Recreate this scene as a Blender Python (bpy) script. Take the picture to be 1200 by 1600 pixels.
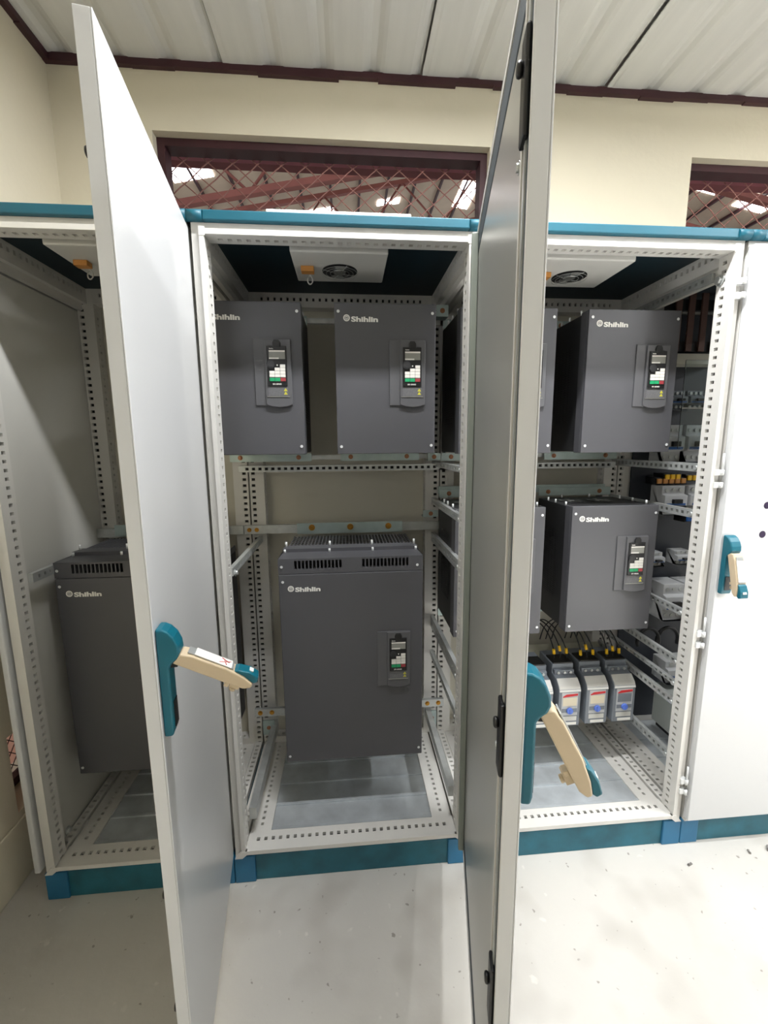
import bpy, math, random
from mathutils import Vector, Matrix
random.seed(7)
for o in list(bpy.data.objects): bpy.data.objects.remove(o)
SC = bpy.context.scene
COL = SC.collection

# ---------------------------------------------------------------- camera
cd = bpy.data.cameras.new('camera'); cam = bpy.data.objects.new('camera', cd); COL.objects.link(cam)
R = ((0.9963503426645918, 0.08274415706515656, 0.020976104353355438),
     (-0.08500933464650225, 0.9841142510958228, 0.15586068719554186),
     (-0.007746322045019062, -0.1570749670115651, 0.9875563018041505))
M = Matrix.Identity(4)
for i in range(3):
    M[i][0] = R[i][0]; M[i][1] = R[i][2]; M[i][2] = -R[i][1]
M[0][3], M[1][3], M[2][3] = 0.4072, -1.2755, 1.4688
cam.matrix_world = M
cd.sensor_fit = 'AUTO'; cd.sensor_width = 36; cd.lens = 36 * 671.55 / 1600; cd.clip_start = .02
SC.camera = cam

# ---------------------------------------------------------------- world, lamps, exposure
SC.view_settings.view_transform = 'Standard'; SC.view_settings.look = 'None'
SC.view_settings.gamma = 1; SC.view_settings.use_curve_mapping = False
SC.view_settings.exposure = 0.0
w = bpy.data.worlds.new('daylight'); SC.world = w; w.use_nodes = True
bg = w.node_tree.nodes['Background']; bg.inputs[0].default_value = (.93, .96, 1, 1); bg.inputs[1].default_value = 1.1
def area(name, loc, rot, sx, sy, power, color=(1, 1, 1)):
    l = bpy.data.lights.new(name, 'AREA'); l.shape = 'RECTANGLE'; l.size = sx; l.size_y = sy; l.energy = power; l.color = color
    o = bpy.data.objects.new(name, l); COL.objects.link(o); o.location = loc; o.rotation_euler = rot
    return o
area('unseen_ceiling_light', (.88, -.43, 2.86), (0, 0, 0), 1.2, .06, 60, (.98, .99, 1))
area('unseen_ceiling_light', (2.75, -1.15, 2.86), (0, 0, 0), .12, 1.2, 74, (.97, .985, 1))
area('unseen_ceiling_light', (4.9, -.9, 2.86), (0, 0, 0), .12, 1.2, 95, (.97, .985, 1))  # added out of view so the lit floor bounces onto the ceiling
area('unseen_ceiling_light', (6.9, -2.4, 2.86), (0, 0, 0), .12, 1.2, 95, (.97, .985, 1))  # second added light, unseen, for the same ceiling bounce
sp = area('added_bounce_light', (3.3, -2.4, 2.86), (0, 0, 0), .6, 1.6, 210, (.97, .985, 1)); sp.data.spread = math.radians(70)  # added fill: a bright floor patch that bounces onto ceiling and fronts
area('added_doorway_fill', (8.9, -3.1, 1.3), (0, math.radians(90), 0), 2.5, 2.9, 5, (.95, .98, 1))  # weak fill added from the right, its doorway unseen

# ---------------------------------------------------------------- helpers
def lin(c):
    return tuple((x / 255 / 12.92 if x / 255 <= .04045 else ((x / 255 + .055) / 1.055) ** 2.4) for x in c)
def mat(name, rgb, rough=.5, metal=0., vary=.06, scale=6., bump=0., bscale=60., emit=0., coat=0., trans=0., stretch=None, spec=.5):
    m = bpy.data.materials.new(name); m.use_nodes = True; nt = m.node_tree; b = nt.nodes['Principled BSDF']
    c = lin(rgb)
    tc = nt.nodes.new('ShaderNodeTexCoord'); src = tc.outputs['Object']
    if stretch:
        mp = nt.nodes.new('ShaderNodeMapping'); mp.inputs['Scale'].default_value = stretch; nt.links.new(src, mp.inputs[0]); src = mp.outputs[0]
    n = nt.nodes.new('ShaderNodeTexNoise'); n.inputs['Scale'].default_value = scale; n.inputs['Detail'].default_value = 4
    nt.links.new(src, n.inputs['Vector'])
    r = nt.nodes.new('ShaderNodeValToRGB')
    r.color_ramp.elements[0].position = .3; r.color_ramp.elements[1].position = .7
    r.color_ramp.elements[0].color = (*[x * (1 - vary) for x in c], 1)
    r.color_ramp.elements[1].color = (*[min(1, x * (1 + vary)) for x in c], 1)
    nt.links.new(n.outputs['Fac'], r.inputs[0]); nt.links.new(r.outputs[0], b.inputs['Base Color'])
    b.inputs['Roughness'].default_value = rough; b.inputs['Metallic'].default_value = metal
    b.inputs['Specular IOR Level'].default_value = spec
    if coat: b.inputs['Coat Weight'].default_value = coat
    if trans: b.inputs['Transmission Weight'].default_value = trans
    if bump:
        n2 = nt.nodes.new('ShaderNodeTexNoise'); n2.inputs['Scale'].default_value = bscale; n2.inputs['Detail'].default_value = 6
        bp = nt.nodes.new('ShaderNodeBump'); bp.inputs['Strength'].default_value = bump; bp.inputs['Distance'].default_value = .01
        nt.links.new(src, n2.inputs['Vector']); nt.links.new(n2.outputs['Fac'], bp.inputs['Height']); nt.links.new(bp.outputs[0], b.inputs['Normal'])
    if emit:
        b.inputs['Emission Color'].default_value = (*c, 1); b.inputs['Emission Strength'].default_value = emit
    return m
def concrete(name):
    m = mat(name, (192, 189, 183), .55, vary=.10, scale=1.3, bump=.15, bscale=25)
    nt = m.node_tree; b = nt.nodes['Principled BSDF']; base = b.inputs['Base Color'].links[0].from_socket
    tc = nt.nodes['Texture Coordinate']
    def layer(sock, scale, p0, p1, col, fac, kind='ShaderNodeTexNoise'):
        n = nt.nodes.new(kind); n.inputs['Scale'].default_value = scale
        nt.links.new(tc.outputs['Object'], n.inputs['Vector'])
        r = nt.nodes.new('ShaderNodeValToRGB'); r.color_ramp.elements[0].position = p0; r.color_ramp.elements[1].position = p1
        r.color_ramp.elements[0].color = (0, 0, 0, 1); r.color_ramp.elements[1].color = (fac, fac, fac, 1)
        nt.links.new(n.outputs[0], r.inputs[0])
        x = nt.nodes.new('ShaderNodeMix'); x.data_type = 'RGBA'; x.inputs[7].default_value = (*lin(col), 1)
        nt.links.new(r.outputs[0], x.inputs[0]); nt.links.new(sock, x.inputs[6]); return x.outputs[2]
    s = layer(base, 4.5, .52, .75, (140, 132, 122), .38)
    s = layer(s, 22, .70, .76, (222, 218, 210), .5)
    s = layer(s, 38, .70, .74, (120, 112, 104), .7)
    nt.links.new(s, b.inputs['Base Color']); return m

MT = dict(
 wall=mat('cream_wall_paint', (230, 222, 200), .75, vary=.03, scale=1.5, bump=.12, bscale=40),
 ceil=mat('coated_steel_ceiling', (224, 224, 220), .45, metal=.0, vary=.05, scale=3, stretch=(6, .5, 1)),
 maroon=mat('maroon_trim_paint', (62, 30, 36), .5, vary=.15, scale=9),
 floor=concrete('worn_concrete'),
 frame=mat('light_grey_frame_paint', (214, 212, 207), .42, vary=.02),
 door=mat('light_grey_door_paint', (206, 207, 208), .3, vary=.015, scale=3, coat=.15),
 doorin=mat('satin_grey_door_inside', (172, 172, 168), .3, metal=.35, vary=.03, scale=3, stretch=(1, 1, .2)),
 lining=mat('pale_grey_side_sheet', (206, 205, 199), .45, vary=.03, scale=3),
 panel=mat('grey_sheet_panel', (198, 194, 180), .45, vary=.03, scale=3),
 trimteal=mat('teal_roof_trim', (0, 82, 100), .5, vary=.08),
 teal=mat('teal_plastic', (0, 92, 110), .4, vary=.05),
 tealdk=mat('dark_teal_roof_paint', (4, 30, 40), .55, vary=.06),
 plinth=mat('blue_teal_plinth_paint', (30, 98, 116), .5, vary=.22, scale=14),
 corner=mat('blue_plinth_corner_plastic', (34, 106, 146), .45, vary=.10, scale=12),
 screwm=mat('bright_zinc_screw', (222, 224, 224), .35, metal=.2, vary=.03),
 zinc=mat('galvanised_zinc', (190, 193, 192), .36, metal=.55, vary=.10, scale=30),
 zincbl=mat('blue_chromated_zinc', (176, 192, 190), .38, metal=.6, vary=.08, scale=18),
 gland=mat('galvanised_floor_sheet', (200, 206, 210), .35, metal=.4, vary=.14, scale=14),
 drive=mat('charcoal_powder_coat', (76, 76, 80), .42, vary=.02, scale=5),
 drivedk=mat('black_drive_side', (34, 34, 36), .5, vary=.03),
 drivelt=mat('dark_grey_plastic', (84, 84, 87), .45, vary=.02),
 black=mat('black_plastic', (18, 18, 20), .4, vary=.05),
 dial=mat('dark_dial_plastic', (42, 42, 44), .55, vary=.05),
 white=mat('white_print', (228, 226, 220), .6, vary=.02),
 screen=mat('grey_display', (138, 138, 132), .25, vary=.05),
 key=mat('white_key_plastic', (220, 217, 210), .5, vary=.03),
 green=mat('green_key_plastic', (20, 150, 96), .5, vary=.05),
 red=mat('red_key_plastic', (150, 52, 58), .5, vary=.05),
 redp=mat('red_print', (196, 40, 44), .5, vary=.05),
 yellow=mat('yellow_plastic', (236, 186, 20), .5, vary=.06),
 olive=mat('yellow_warning_print', (190, 184, 60), .5, vary=.06),
 brass=mat('brass_bolt', (190, 140, 60), .3, metal=.9, vary=.1, scale=40),
 copper=mat('copper_bolt', (160, 112, 84), .35, metal=.7, vary=.1, scale=40),
 orange=mat('orange_terminal', (190, 130, 62), .5, vary=.06),
 gasket=mat('slate_gasket_foam', (66, 74, 80), .7, vary=.06),
 tan=mat('tan_handle_plastic', (196, 178, 150), .5, vary=.03),
 contgrey=mat('grey_device_plastic', (120, 126, 134), .45, vary=.03),
 contlt=mat('pale_device_cover', (206, 205, 200), .45, vary=.03),
 device=mat('light_grey_device_plastic', (186, 188, 190), .5, vary=.04),
 beige=mat('beige_window_plastic', (216, 206, 182), .4, vary=.02),
 blue=mat('blue_dial_plastic', (92, 124, 214), .4, vary=.05),
 bluet=mat('blue_terminal_plastic', (30, 84, 150), .5, vary=.05),
 cable=mat('black_cable_sheath', (20, 20, 22), .5, vary=.05),
 duct=mat('grey_green_cable_trough', (176, 174, 156), .5, vary=.04),
 clear=mat('clear_polycarbonate', (235, 245, 245), .05, vary=.0, trans=1.),
 milky=mat('milky_plastic_box', (200, 206, 202), .4, vary=.05, trans=.3),
 steelred=mat('red_oxide_steel', (142, 84, 76), .6, vary=.12, scale=3),
 maroonbeam=mat('maroon_lintel_steel', (112, 54, 60), .6, vary=.1),
 roofsheet=mat('cream_roof_sheet', (206, 192, 172), .6, vary=.06, scale=2),
 skylight=mat('skylight_panel', (255, 250, 255), .5, vary=0, emit=14),
 wire=mat('rusty_mesh_wire', (150, 104, 96), .6, vary=.2, scale=20),
 pink=mat('pinkish_render', (206, 164, 144), .8, vary=.04),
 purple=mat('dark_purple_hole_disc', (44, 28, 60), .35, vary=.05),
 fanmetal=mat('pressed_fan_metal', (150, 150, 148), .35, metal=.7, vary=.1, scale=20),
 greywall=mat('bare_grey_render', (138, 135, 130), .85, vary=.06, scale=2, bump=.2),
 busbar=mat('dull_brown_busbar', (104, 78, 70), .5, metal=.3, vary=.1),
 holeshade=mat('painted_shade_in_holes', (36, 35, 34), .7, vary=.1),  # painted shade for the bottoms of slots and vents
 ratelabel=mat('printed_grey_label', (98, 98, 100), .5, vary=.12, scale=260),
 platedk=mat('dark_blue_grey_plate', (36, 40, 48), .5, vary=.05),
 hingebar=mat('green_grey_door_frame', (120, 126, 118), .45, vary=.03),
 debris=mat('grey_scrap', (120, 116, 112), .7, vary=.2, scale=60),
)
class MB:
    def __init__(s): s.v = []; s.f = []; s.m = []; s.sm = []
    def quad(s, a, b, c, d, m=0):
        n = len(s.v); s.v += [tuple(a), tuple(b), tuple(c), tuple(d)]; s.f.append((n, n+1, n+2, n+3)); s.m.append(m); s.sm.append(False)
    def box(s, lo, hi, m=0, taper=None):
        x0, y0, z0 = lo; x1, y1, z1 = hi; n = len(s.v)
        s.v += [(x0,y0,z0),(x1,y0,z0),(x1,y1,z0),(x0,y1,z0),(x0,y0,z1),(x1,y0,z1),(x1,y1,z1),(x0,y1,z1)]
        for q in ((0,3,2,1),(4,5,6,7),(0,1,5,4),(1,2,6,5),(2,3,7,6),(3,0,4,7)):
            s.f.append(tuple(n+i for i in q)); s.m.append(m); s.sm.append(False)
        return s
    def prism(s, pts, ax, a, b, m=0):   # polygon pts in the two other axes (cyclic order), extruded along ax
        n = len(s.v); k = len(pts)
        def P(p, t):
            return {0: (t, p[0], p[1]), 1: (p[0], t, p[1]), 2: (p[0], p[1], t)}[ax]
        s.v += [P(p, a) for p in pts] + [P(p, b) for p in pts]
        for i in range(k):
            j = (i+1) % k; s.f.append((n+i, n+j, n+k+j, n+k+i)); s.m.append(m); s.sm.append(False)
        s.f.append(tuple(n+i for i in reversed(range(k)))); s.m.append(m); s.sm.append(False)
        s.f.append(tuple(n+k+i for i in range(k))); s.m.append(m); s.sm.append(False)
        return s
    def cyl(s, c, r, ax, a, b, n=14, m=0, r2=None):
        r2 = r if r2 is None else r2; k = len(s.v)
        def P(t, x, rr):
            u, v = rr*math.cos(t), rr*math.sin(t)
            return {0: (x, c[0]+u, c[1]+v), 1: (c[0]+u, x, c[1]+v), 2: (c[0]+u, c[1]+v, x)}[ax]
        s.v += [P(2*math.pi*i/n, a, r) for i in range(n)] + [P(2*math.pi*i/n, b, r2) for i in range(n)]
        for i in range(n):
            j = (i+1) % n; s.f.append((k+i, k+j, k+n+j, k+n+i)); s.m.append(m); s.sm.append(True)
        s.f.append(tuple(k+i for i in reversed(range(n)))); s.m.append(m); s.sm.append(False)
        s.f.append(tuple(k+n+i for i in range(n))); s.m.append(m); s.sm.append(False)
        return s
    def tube(s, pts, r, n=6, m=0):
        pts = [Vector(p) for p in pts]; k = len(s.v)
        for i, p in enumerate(pts):
            t = (pts[min(i+1, len(pts)-1)] - pts[max(i-1, 0)]).normalized()
            a = t.cross(Vector((0, 0, 1)) if abs(t.z) < .9 else Vector((1, 0, 0))).normalized(); b = t.cross(a)
            for j in range(n):
                q = 2*math.pi*j/n; s.v.append(tuple(p + a*r*math.cos(q) + b*r*math.sin(q)))
        for i in range(len(pts)-1):
            for j in range(n):
                l = (j+1) % n; s.f.append((k+i*n+j, k+i*n+l, k+(i+1)*n+l, k+(i+1)*n+j)); s.m.append(m); s.sm.append(True)
        e = k+(len(pts)-1)*n
        s.f.append(tuple(k+j for j in reversed(range(n)))); s.f.append(tuple(e+j for j in range(n))); s.m += [m, m]; s.sm += [False, False]
        return s
    def pface(s, o, u, v, n, L, W, rows, pitch=.025, depth=.010, margin=.012, m=0, count=None):
        o, u, v, n = Vector(o), Vector(u), Vector(v), Vector(n)
        P = lambda a, b, d=0: o + u*a + v*b - n*d
        rows = sorted(rows); k = int((L - 2*margin)/pitch) if count is None else count
        st = (L - k*pitch)/2
        cuts = [0] + [(rows[i][0]+rows[i+1][0])/2 for i in range(len(rows)-1)] + [W]
        if st > 1e-6:
            s.quad(P(0,0), P(st,0), P(st,W), P(0,W), m); s.quad(P(L-st,0), P(L,0), P(L,W), P(L-st,W), m)
        for ri, (rc, hu, hv) in enumerate(rows):
            b0, b3 = cuts[ri], cuts[ri+1]; b1, b2 = rc-hv/2, rc+hv/2
            s.quad(P(st,b0), P(L-st,b0), P(L-st,b1), P(st,b1), m); s.quad(P(st,b2), P(L-st,b2), P(L-st,b3), P(st,b3), m)
            for i in range(k):
                a0, a3 = st+i*pitch, st+(i+1)*pitch; c = (a0+a3)/2; a1, a2 = c-hu/2, c+hu/2
                s.quad(P(a0,b1), P(a1,b1), P(a1,b2), P(a0,b2), m); s.quad(P(a2,b1), P(a3,b1), P(a3,b2), P(a2,b2), m)
                d = depth
                s.quad(P(a1,b1), P(a2,b1), P(a2,b1,d), P(a1,b1,d), m); s.quad(P(a1,b2), P(a2,b2), P(a2,b2,d), P(a1,b2,d), m)
                s.quad(P(a1,b1), P(a1,b2), P(a1,b2,d), P(a1,b1,d), m); s.quad(P(a2,b1), P(a2,b2), P(a2,b2,d), P(a2,b1,d), m)
                s.quad(P(a1,b1,d), P(a2,b1,d), P(a2,b2,d), P(a1,b2,d), 1)  # dark backing of the slot, shade put into its colour
        return s
    def pbox(s, lo, hi, ax, perf, m=0, **k):   # box whose faces in perf ('+x', '-y' ...) carry rows of slots along axis ax
        lo, hi = Vector(lo), Vector(hi); E = [Vector((1,0,0)), Vector((0,1,0)), Vector((0,0,1))]
        for a in range(3):
            for sg in (1, -1):
                key = ('+' if sg > 0 else '-') + 'xyz'[a]
                o = lo.copy()
                if sg > 0: o[a] = hi[a]
                oth = [i for i in range(3) if i != a]
                if key in perf:
                    b = [i for i in oth if i != ax][0]
                    s.pface(o, E[ax], E[b], E[a]*sg, hi[ax]-lo[ax], hi[b]-lo[b], perf[key], m=m, **k)
                else:
                    i, j = oth; L1, L2 = E[i]*(hi[i]-lo[i]), E[j]*(hi[j]-lo[j])
                    s.quad(o, o+L1, o+L1+L2, o+L2, m)
        return s
    def mesh(s, name, mats):
        me = bpy.data.meshes.new(name); me.from_pydata(s.v, [], s.f)
        if isinstance(mats, str) and max(s.m) > 0: mats = [mats, 'holeshade']
        for x in (mats if isinstance(mats, (list, tuple)) else [mats]): me.materials.append(MT[x] if isinstance(x, str) else x)
        for p, a, b in zip(me.polygons, s.m, s.sm): p.material_index = a; p.use_smooth = b
        me.update(); return me
    def build(s, name, mats, parent=None, bevel=0, loc=None, rot=None, seg=2):
        o = bpy.data.objects.new(name, s.mesh(name, mats)); COL.objects.link(o)
        if parent: o.parent = parent
        if loc: o.location = loc
        if rot: o.rotation_euler = rot
        if bevel:
            b = o.modifiers.new('bevel', 'BEVEL'); b.width = bevel; b.segments = seg; b.limit_method = 'ANGLE'; b.angle_limit = math.radians(40)
        return o
def B(lo, hi): return MB().box(lo, hi)
def tag(o, label=None, cat=None, group=None, kind=None):
    for k, v in (('label', label), ('category', cat), ('group', group), ('kind', kind)):
        if v: o[k] = v
    return o
def thing(name, loc, label, cat, group=None, rz=0):
    o = bpy.data.objects.new(name, None); COL.objects.link(o); o.location = loc; o.rotation_euler = (0, 0, rz)
    o.empty_display_size = .05
    return tag(o, label, cat, group)
KIDS = {}
def copy_tree(o, parent=None):
    c = o.copy(); COL.objects.link(c)
    if parent: c.parent = parent
    for ch in [x for x in bpy.data.objects if x.parent == o]: copy_tree(ch, c)
    return c
def clone(src, loc, label):
    c = copy_tree(src); c.location = loc; c['label'] = label; return c
def struct(name, mb, mats, parent=None, **k):
    o = mb.build(name, mats, parent, **k)
    if not parent: o['kind'] = 'structure'
    return o
_txt = {}
def text_mesh(name, s, size, m, ext=.0004, bold=.0, sx=1.):
    cu = bpy.data.curves.new(name, 'FONT'); cu.body = s; cu.size = size; cu.extrude = ext; cu.offset = bold; cu.resolution_u = 3
    o = bpy.data.objects.new(name, cu); COL.objects.link(o)
    me = bpy.data.meshes.new_from_object(o.evaluated_get(bpy.context.evaluated_depsgraph_get()))
    bpy.data.objects.remove(o); me.materials.clear(); me.materials.append(MT[m])
    me.transform(Matrix.Rotation(math.radians(90), 4, 'X') @ Matrix.Diagonal((sx, 1, 1, 1))); me.name = name
    return me
def put(name, me, parent, loc, rot=None):
    o = bpy.data.objects.new(name, me); COL.objects.link(o); o.parent = parent; o.location = loc
    if rot: o.rotation_euler = rot
    return o

# ================================================================= the room
XL, XR, YB, YF, ZC = -.73, 9.0, .755, -8.0, 2.966
struct('floor', B((XL-.2, YF-.2, -.08), (XR+.2, YB+.2, 0)), 'floor')
# back wall with two window openings
W1 = (-.352, 1.05); W2 = (1.979, 3.4); ZW0, ZW1 = 1.75, 2.728
m = MB(); T = .11
for x0, x1 in ((XL-.2, W1[0]), (W1[1]-0, W2[0]), (W2[1], XR+.2)): m.box((x0, YB, 0), (x1, YB+T, ZC))
for a, b in (W1, W2):
    m.box((a, YB, ZW1), (b, YB+T, ZC)); m.box((a, YB, 0), (b, YB+T, ZW0))
struct('wall_back', m, 'wall')
# left wall with a low opening
m = MB(); oy0, oy1, oz0, oz1 = .107, .62, .24, .52
m.box((XL-.2, YF, 0), (XL, oy0, ZC)); m.box((XL-.2, oy1, 0), (XL, YB, ZC)); m.box((XL-.2, oy0, 0), (XL, oy1, oz0)); m.box((XL-.2, oy0, oz1), (XL, oy1, ZC))
struct('wall_left', m, 'wall')
struct('wall_front', B((XL-.2, YF-.2, 0), (XR+.2, YF, ZC)), 'greywall')
m = MB(); m.box((XR, YF, 0), (XR+.2, -4.6, ZC)); m.box((XR, -1.6, 0), (XR+.2, YB, ZC)); m.box((XR, -4.6, 2.6), (XR+.2, -1.6, ZC))
struct('wall_right', m, 'greywall')
struct('baseboard_left', B((XL, YF, 0), (XL+.008, YB, .217)), 'wall', bevel=.004)
# ceiling: corrugated sheets, each 0.8 m wide with ribs every 0.2 m
ceil = struct('ceiling', B((XL-.2, YF-.2, ZC+.055), (XR+.2, YB+.2, ZC+.1)), 'ceil')
x = -.855
while x < XR:
    pts = [(x+.003, ZC)]
    for k in range(4):
        c = x + .1 + .2*k
        if k == 0: pts.append((x+.022, ZC)); pts.append((x+.03, ZC-.001))
        pts += [(c-.03, ZC), (c+.0, ZC+.002)] if False else []
        e = x + .2*(k+1)
        if k < 3: pts += [(e-.045, ZC), (e-.030, ZC+.004), (e-.012, ZC+.014), (e+.012, ZC+.014), (e+.030, ZC+.004), (e+.045, ZC)]
    pts += [(x+.8-.045, ZC), (x+.77, ZC+.004), (x+.788, ZC+.014), (x+.797, ZC+.014)]
    top = [(p[0], p[1]+.004) for p in reversed(pts)]
    MB().prism(pts+top, 1, YF, YB).build('ceiling_panel', 'ceil', ceil)
    x += .8
def wavy(lo, hi, ax):
    m = MB(); n = 60; L = hi[ax]-lo[ax]; rnd = random.Random(3)
    for i in range(n):
        a, b = list(lo), list(hi); a[ax] = lo[ax]+L*i/n; b[ax] = lo[ax]+L*(i+1)/n; a[2] += rnd.uniform(-.006, .006); m.box(a, b)
    return m
struct('trim_1', wavy((XL, YB-.02, ZC-.024), (XR, YB, ZC+.002), 0), 'maroon')
struct('trim_2', wavy((XL, YF, ZC-.026), (XL+.022, YB-.02, ZC+.002), 1), 'maroon')
# windows: maroon steel frame and chain-link mesh
def window(n, x0, x1):
    yf = .795
    f = MB(); fw = .03
    f.box((x0, yf, ZW1-fw), (x1, yf+.069, ZW1)); f.box((x0, yf, ZW0), (x1, yf+.069, ZW0+fw))
    f.box((x0, yf, ZW0+fw), (x0+fw, yf+.069, ZW1-fw)); f.box((x1-fw, yf, ZW0+fw), (x1, yf+.069, ZW1-fw))
    r = struct('window_%d' % n, f, 'maroon')
    wm = MB(); dx, dz = .105, .088; z0, z1 = ZW0+.01, ZW1-.02
    sl = dz/dx; H = z1-z0; run = H/sl
    for sgn in (1, -1):
        k = x0 - run
        while k < x1 + run:
            a = k; b = k + run*sgn
            xa, za, xb, zb = a, z0, b, z1
            if sgn > 0:
                if xa < x0: za += (x0-xa)*sl; xa = x0
                if xb > x1: zb -= (xb-x1)*sl; xb = x1
                ok = xa < xb
            else:
                if xa > x1: za += (xa-x1)*sl; xa = x1
                if xb < x0: zb -= (x0-xb)*sl; xb = x0
                ok = xb < xa
            if ok and zb > za:
                seg = max(1, int((zb-za)/(dz/2)))
                pts = [(xa+(xb-xa)*i/seg, yf+.076+.003*sgn*(-1)**i, za+(zb-za)*i/seg) for i in range(seg+1)]
                wm.tube(pts, .0026, 5)
            k += dx
    o = wm.build('wire_mesh', 'wire', r); o['kind'] = 'stuff'
window(1, *W1); window(2, *W2)
f = MB(); xf = XL-.13
f.box((xf, oy0, oz0), (xf+.03, oy1, oz0+.03)); f.box((xf, oy0, oz1-.02), (xf+.03, oy1, oz1)); f.box((xf, oy1-.03, oz0+.03), (xf+.03, oy1, oz1-.02))
r = struct('window_3', f, 'maroon')
wm = MB()
for k in range(-6, 16):
    for sg in (1, -1):
        y0 = oy0 + k*.05; pts = []
        for i in range(8):
            y, z = y0 + sg*i*.036, oz0+.02+i*.036
            if oy0 < y < oy1: pts.append((xf+.012+.003*sg, y, z))
        if len(pts) > 1: wm.tube(pts, .0018, 5)
wm.build('wire_mesh', 'maroon', r)['kind'] = 'stuff'
struct('ground_outer', B((-2.4, -1.5, -.1), (-.94, 3.5, -.02)), 'pink')
struct('wall_outer', B((-2.2, -1.5, 0), (-2.1, 3.5, 3)), 'pink')

# ---- factory hall beyond the windows
hall = struct('hall_roof', B((-14, 1.6, 10.9), (24, 32, 10.95)), 'roofsheet')
hall.data = MB().prism([(-14, 5.9), (4.2, 9.35), (4.2, 9.43), (-14, 5.98)], 1, 1.8, 32).prism([(4.2, 9.35), (24, 5.6), (24, 5.68), (4.2, 9.43)], 1, 1.8, 32).mesh('hall_roof', 'roofsheet')
def rz_(x): return 9.35 - (4.2-x)*(3.45/18.2) if x < 4.2 else 9.35 - (x-4.2)*(3.75/19.8)
pl = MB()
for i in range(-12, 24):
    x = 4.2 + i*.82 if i >= 0 else 4.2 + i*.82
    z = rz_(x); pl.box((x-.03, 2, z-.08), (x+.03, 31, z-.01))
pl.build('purlins', 'maroon', hall)['kind'] = 'stuff'
gl = MB()
for k in range(12):
    y = 3 + k*1.4; gl.box((-10, y-.012, 0), (-9.99, y, .01))
for (x, y, sx, sy) in ((-3.2, 10.45, .95, .75), (-1.82, 10.6, .22, .3), (-.3, 13.3, .9, .35), (1.72, 13.35, .42, .3), (2.1, 13.4, .2, .3), (4.35, 13.6, .5, 1.5), (10.3, 10.7, .55, .4), (11.75, 10.8, .9, .6), (-8, 16, 1, 3), (8.5, 20, 1, 4), (-1, 22, 1, 4)):
    z = rz_(x)-.03
    gl.quad((x-sx/2, y-sy/2, rz_(x-sx/2)-.02), (x+sx/2, y-sy/2, rz_(x+sx/2)-.02), (x+sx/2, y+sy/2, rz_(x+sx/2)-.02), (x-sx/2, y+sy/2, rz_(x-sx/2)-.02))
gl.build('skylight', 'skylight', hall)
struct('hall_floor', B((-14, 1, -.1), (24, 32, -.02)), 'floor')
def beam(a, b, r, m):
    m.tube([a, b], r, 4)
def truss(y, drop, depth, label, x0=-10, x1=18, r=.055):
    t = thing('roof_truss', (0, y, 0), label, 'truss')
    top = lambda x: rz_(x) - drop; bot = lambda x: rz_(x) - drop - depth
    m = MB()
    for a, b in ((x0, 4.2), (4.2, x1)): m.box((0, 0, 0), (0, 0, 0)) if False else m.prism([(a, top(a)-r), (b, top(b)-r), (b, top(b)+r), (a, top(a)+r)], 1, -r*1.2, r*1.2)
    m.build('top_chord', 'steelred', t)
    m = MB()
    for a, b in ((x0, 4.2), (4.2, x1)): m.prism([(a, bot(a)-r), (b, bot(b)-r), (b, bot(b)+r), (a, bot(a)+r)], 1, -r*1.2, r*1.2)
    m.build('bottom_chord', 'steelred', t)
    x = x0; k = 0
    while x < x1-2.2:
        MB().tube([(x, 0, bot(x)), (x+1.1, 0, top(x+1.1))], r*.5, 5).build('web_member', 'steelred', t)
        MB().tube([(x+1.1, 0, top(x+1.1)), (x+2.2, 0, bot(x+2.2))], r*.5, 5).build('web_member', 'steelred', t)
        x += 2.2
truss(7.2, 1.35, 1.15, 'nearest red steel truss beyond the meshed windows, spanning above the cabinets')
truss(12.0, .25, 1.3, 'middle red steel truss close under the cream hall roof sheets')
truss(17.5, .25, 1.5, 'farthest red steel truss deep in the factory hall')
lb = struct('trim_3', B((XL-.5, 1.2, 2.875), (XR, 1.26, 3.25)), 'maroonbeam')

# ================================================================= cabinets
ZT = 2.053
H10 = .0105
def front_post(W, side):
    m = MB()
    if side < 0:
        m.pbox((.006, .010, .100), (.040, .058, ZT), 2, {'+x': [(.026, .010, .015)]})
        m.box((.028, 0, .112), (.0405, .0099, 2.036))
        m.prism([(.006, .100), (.030, .100), (.046, .114), (.046, .126), (.028, .126)], 1, -.001, .0098)
        m.box((.028, -.0012, 2.018), (.044, .0, 2.040))
    else:
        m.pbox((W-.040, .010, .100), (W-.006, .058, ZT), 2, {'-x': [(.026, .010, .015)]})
        m.box((W-.0405, 0, .112), (W-.028, .0099, 2.036))
        m.prism([(W-.006, .100), (W-.028, .126), (W-.046, .126), (W-.046, .114), (W-.030, .100)], 1, -.001, .0098)
        m.box((W-.044, -.0012, 2.018), (W-.028, .0, 2.040))
    return m
def rear_post(W, side):
    m = MB(); f = {'-y': [(.015 if side < 0 else .044, .011, .015)], ('+x' if side < 0 else '-x'): [(.022, .009, .012)]}
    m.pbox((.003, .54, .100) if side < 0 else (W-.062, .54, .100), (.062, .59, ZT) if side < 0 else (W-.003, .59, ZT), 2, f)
    for i in range(76):      # small pilot holes are flat dark dots on the face
        pass
    return m
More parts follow.
